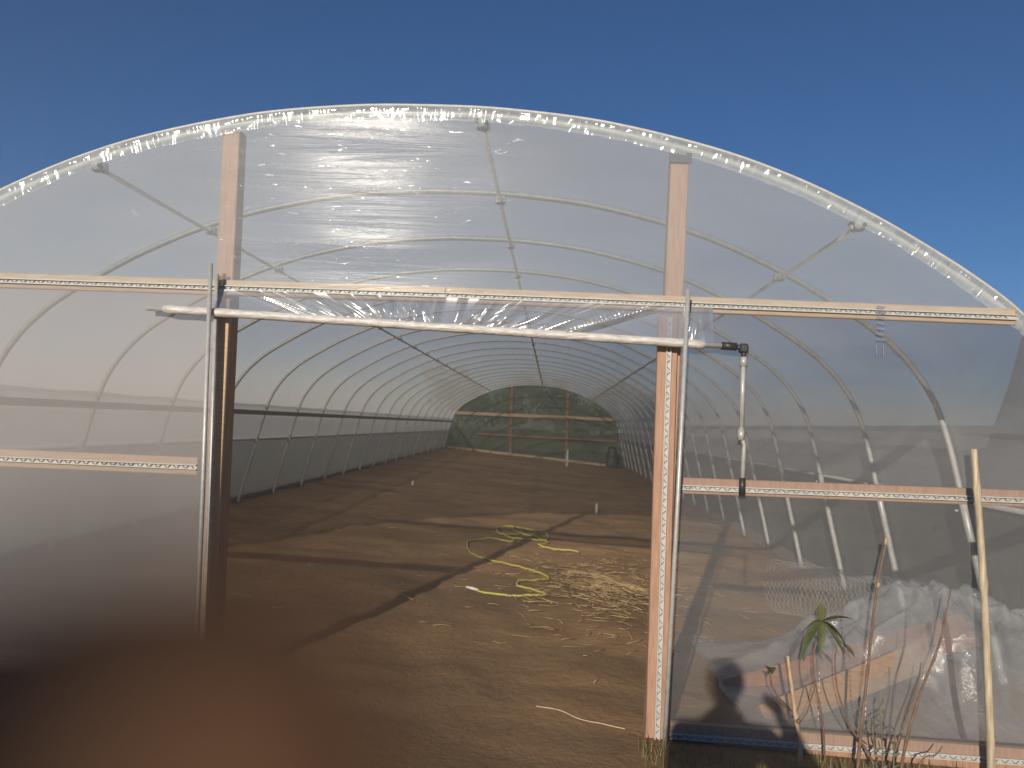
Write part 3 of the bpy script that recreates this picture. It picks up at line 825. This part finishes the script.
tl = [(-4.8, 38.5, 0, .72), (-2.2, 40, 1, .7), (.2, 38, 0, .7), (2.6, 41, 1, .78), (5.0, 39, 0, .66)]
names = ['dark tree behind the left end of the far wall', 'pale tree behind the left far post', 'dark tree behind the right far post', 'larger pale tree right of the far posts', 'dark tree behind the right end of the far wall']
for i, (x, y, kd, s) in enumerate(tl):
    t = thing('tree', 'leafy ' + names[i] + ', seen through film', 'tree', (x, y, gz(x, y) - .1), 'trees beyond the far end of the tunnel')
    t.scale = (s, s, s)
    for part, mk in (('trunk', lambda: trunk_mesh(5.4, 'trunk')), ('crown', lambda: crown_mesh(31 + kd, 2.3, 5.6, 2600, M['treeleaf2' if kd else 'treeleaf'], 'crown'))):
        if (part, kd) not in protos: c = protos[part, kd] = mk()
        else: c = protos[part, kd].copy(); COL.objects.link(c)
        c.parent = t; c.location = (0, 0, 0)

# ------------------------------------------------------------------ the photographer, fingertip over the lens
def remeshed(m, name, mat, parent, vox, smooth=4):
    o = m.build(name, mat, parent)
    md = o.modifiers.new('r', 'REMESH'); md.mode = 'VOXEL'; md.voxel_size = vox; md.use_smooth_shade = True
    sm = o.modifiers.new('s', 'SMOOTH'); sm.factor = .5; sm.iterations = smooth
    return o
def limb(m, pts, rs, sub=5, n=12):
    c = catmull(pts, sub); k = catmull([(r, 0) for r in rs], sub); m.tube(c, [max(q.x, .002) for q in k], n)
    m.ball(pts[0], rs[0] * .99, 12, 8); m.ball(pts[-1], rs[-1] * .99, 12, 8)
gp = gz(0, -.4)
PE = thing('person', 'person in dark clothes at the camera, blurred fingertip across the lower left corner', 'person', (0, -.38, gp))
px, py = -.1962, -.38
b = MB()
# head, neck, torso
b.ball((px, py + .03, 1.615), (.076, .095, .115), 20, 14); b.ball((px, py + .075, 1.565), (.055, .06, .06), 14, 10)
b.tube([(px, py + .118, 1.64), (px, py + .142, 1.60), (px, py + .12, 1.585)], [.009, .014, .012], 8)
for s in (-1, 1):
    b.ball((px + s * .078, py + .02, 1.61), (.010, .02, .032), 8, 8)
b.tube([(px, py + .112, 1.553), (px + .02, py + .108, 1.551)], .008, 6)
limb(b, [(px, py + .01, 1.52), (px, py, 1.44), (px, py, 1.38)], [.055, .055, .08])
limb(b, [(px, py, 1.36), (px, py, 1.2), (px, py, 1.02), (px, py, .90)], [.13, .13, .12, .14])
for s in (-1, 1):
    limb(b, [(px, py, 1.36), (px + s * .17, py + .01, 1.375)], [.09, .06])
    limb(b, [(px + s * .09, py, .90), (px + s * .10, py + .02, .5), (px + s * .11, py, .10 + gp)], [.09, .058, .042])
    limb(b, [(px + s * .11, py - .04, .05 + gp), (px + s * .125, py + .16, .03 + gp)], [.04, .032])
# left arm and hand
Lw = Vector((-.128, -.070, 1.372))
limb(b, [(px - .17, py + .01, 1.375), (-.325, -.24, 1.165)], [.058, .042])
limb(b, [(-.325, -.24, 1.165), (-.235, -.165, 1.26), Lw], [.042, .038, .026])
limb(b, [Lw, (-.120, -.045, 1.405), (-.108, -.022, 1.437)], [.026, .031, .028])
FING = FINGER_POINTS = [
    ([(-.100, -.010, 1.446), (-.072, .016, 1.4580), (-.040, .0262, 1.4766), (-.0118, .0252, 1.4870)], [.0105, .0104, .0102, .0096]),   # index, across the lens corner
    ([(-.112, -.010, 1.438), (-.088, .016, 1.436), (-.062, .012, 1.437), (-.048, .0, 1.439)], [.0105, .0098, .009, .0075]),
    ([(-.118, -.014, 1.426), (-.096, .010, 1.420), (-.072, .006, 1.420), (-.060, -.004, 1.422)], [.010, .0092, .0085, .007]),
    ([(-.124, -.020, 1.414), (-.106, .0, 1.405), (-.086, -.002, 1.404), (-.076, -.010, 1.406)], [.009, .0082, .0075, .0062]),
    ([(-.122, -.055, 1.392), (-.095, -.062, 1.420), (-.080, -.058, 1.450), (-.074, -.050, 1.474)], [.014, .0125, .0105, .0085])]
for P_, R_ in FING: limb(b, P_, R_, 6, 14)
# right arm and hand
Rw = Vector((.150, -.085, 1.372))
limb(b, [(px + .17, py + .01, 1.375), (.245, -.25, 1.16)], [.058, .042])
limb(b, [(.245, -.25, 1.16), (.20, -.17, 1.26), Rw], [.042, .038, .026])
limb(b, [Rw, (.145, -.062, 1.405), (.135, -.045, 1.437)], [.026, .031, .028])
for P_, R_ in (([(.132, -.040, 1.450), (.112, -.018, 1.462), (.090, -.014, 1.468), (.076, -.022, 1.470)], [.0105, .0098, .009, .0075]),
               ([(.136, -.038, 1.440), (.114, -.014, 1.444), (.090, -.012, 1.446), (.074, -.022, 1.448)], [.0105, .0098, .009, .0075]),
               ([(.140, -.040, 1.428), (.118, -.018, 1.426), (.096, -.016, 1.426), (.082, -.024, 1.428)], [.010, .0092, .0085, .007]),
               ([(.144, -.046, 1.416), (.126, -.026, 1.410), (.106, -.024, 1.410), (.096, -.030, 1.412)], [.009, .0082, .0075, .0062]),
               ([(.142, -.075, 1.395), (.115, -.080, 1.420), (.100, -.075, 1.448), (.092, -.066, 1.470)], [.014, .0125, .0105, .0085])):
    limb(b, P_, R_, 6, 14)
remeshed(b, 'body', M['skin'], PE, .0032, 3)
for i_ in range(0):
    pass
c = MB()
limb(c, [(px, py - .005, 1.40), (px, py, 1.2), (px, py, 1.02), (px, py, .86)], [.125, .165, .155, .165], n=18)
for s in (-1, 1):
    limb(c, [(px, py, 1.35), (px + s * .18, py + .01, 1.375)], [.11, .075])
limb(c, [(px - .18, py + .01, 1.375), (-.325, -.24, 1.165), (-.235, -.165, 1.26)], [.075, .062, .054]); limb(c, [(-.235, -.165, 1.26), (-.15, -.10, 1.34)], [.054, .042])
limb(c, [(px + .18, py + .01, 1.375), (.245, -.25, 1.16), (.20, -.17, 1.26)], [.075, .062, .054]); limb(c, [(.20, -.17, 1.26), (.168, -.115, 1.34)], [.054, .042])
remeshed(c, 'jacket', M['jacket'], PE, .011, 3)
c = MB()
for s in (-1, 1):
    limb(c, [(px + s * .085, py, .90), (px + s * .10, py + .02, .5), (px + s * .11, py, .10 + gp)], [.115, .08, .068])
remeshed(c, 'trousers', M['trousers'], PE, .012, 3)
c = MB()
for s in (-1, 1):
    limb(c, [(px + s * .11, py - .045, .05 + gp), (px + s * .125, py + .17, .045 + gp)], [.052, .046])
remeshed(c, 'boots', M['black'], PE, .010, 2)
c = MB(); c.ball((px, py + .012, 1.645), (.086, .098, .10), 18, 12, .06); remeshed(c, 'hair', M['hair'], PE, .008, 2)

# ------------------------------------------------------------------ thin haze volume, added to stand in for the veil of lens glare
hm = bpy.data.materials.new('haze'); hm.use_nodes = True; hn = hm.node_tree; hn.nodes.clear()
hv = hn.nodes.new('ShaderNodeVolumePrincipled'); hv.inputs['Color'].default_value = (.95, .88, .78, 1); hv.inputs['Density'].default_value = HAZE
ho_ = hn.nodes.new('ShaderNodeOutputMaterial'); hn.links.new(hv.outputs[0], ho_.inputs['Volume'])
m = MB(); m.add([(x, y, z) for z in (-2.2, HTOP) for y in (-700, 700) for x in (-700, 700)], [(0, 2, 3, 1), (4, 5, 7, 6), (0, 1, 5, 4), (2, 6, 7, 3), (0, 4, 6, 2), (1, 3, 7, 5)], False)
o = m.build('haze', hm, origin=(0, 0, 0)); tag(o, 'thin pale haze added around the tunnel in place of lens glare', 'haze', kind='stuff')
# ------------------------------------------------------------------ light, sky, camera
EL, AZ = math.radians(17), math.radians(14.5)
sunv = Vector((-math.sin(AZ) * math.cos(EL), -math.cos(AZ) * math.cos(EL), math.sin(EL)))
ld = bpy.data.lights.new('sun', 'SUN'); ld.energy = 4.5; ld.angle = math.radians(.5); ld.color = (1, .90, .76)
so = bpy.data.objects.new('sun', ld); COL.objects.link(so)
so.rotation_euler = (-sunv).to_track_quat('-Z', 'Y').to_euler(); so.location = (-5, -20, 10)
w = bpy.data.worlds.new('World'); scene.world = w; w.use_nodes = True
nt = w.node_tree; nt.nodes.clear()
sky = nt.nodes.new('ShaderNodeTexSky'); sky.sky_type = 'NISHITA'; sky.sun_disc = False
sky.sun_elevation = EL; sky.sun_rotation = PI + AZ; sky.altitude = 1500; sky.air_density = 1.0; sky.dust_density = 0; sky.ozone_density = 4.5
bg = nt.nodes.new('ShaderNodeBackground'); bg.inputs['Strength'].default_value = .10
wo = nt.nodes.new('ShaderNodeOutputWorld')
hs = nt.nodes.new('ShaderNodeHueSaturation'); hs.inputs['Hue'].default_value = .503; hs.inputs['Saturation'].default_value = 1.75; hs.inputs['Value'].default_value = .56
nt.links.new(sky.outputs[0], hs.inputs['Color']); nt.links.new(hs.outputs[0], bg.inputs['Color']); nt.links.new(bg.outputs[0], wo.inputs['Surface'])

cam = bpy.data.cameras.new('camera'); co = bpy.data.objects.new('camera', cam); COL.objects.link(co)
cam.sensor_width = 36; cam.sensor_fit = 'HORIZONTAL'; cam.lens = 769 * 36 / 1024
Rm = Matrix(((0.99760639, -0.04289707, 0.05423398), (0.05186829, -0.05446170, -0.99716779), (0.04572926, 0.99759399, -0.05210634)))
co.matrix_world = Matrix.Translation((0, 0, 1.5)) @ Rm.to_4x4()
cam.clip_start = .004; cam.clip_end = 3000
cam.dof.use_dof = True; cam.dof.focus_distance = 3.8; cam.dof.aperture_fstop = cam.lens / 8.0
scene.camera = co
scene.view_settings.view_transform = 'Standard'; scene.view_settings.look = 'None'
scene.view_settings.exposure = 0.36; scene.view_settings.gamma = 1
scene.cycles.max_bounces = 10; scene.cycles.transparent_max_bounces = 48
scene.cycles.diffuse_bounces = 4; scene.cycles.glossy_bounces = 3; scene.cycles.transmission_bounces = 4
scene.cycles.use_denoising = True
scene.cycles.sample_clamp_indirect = 4
scene.render.film_transparent = False
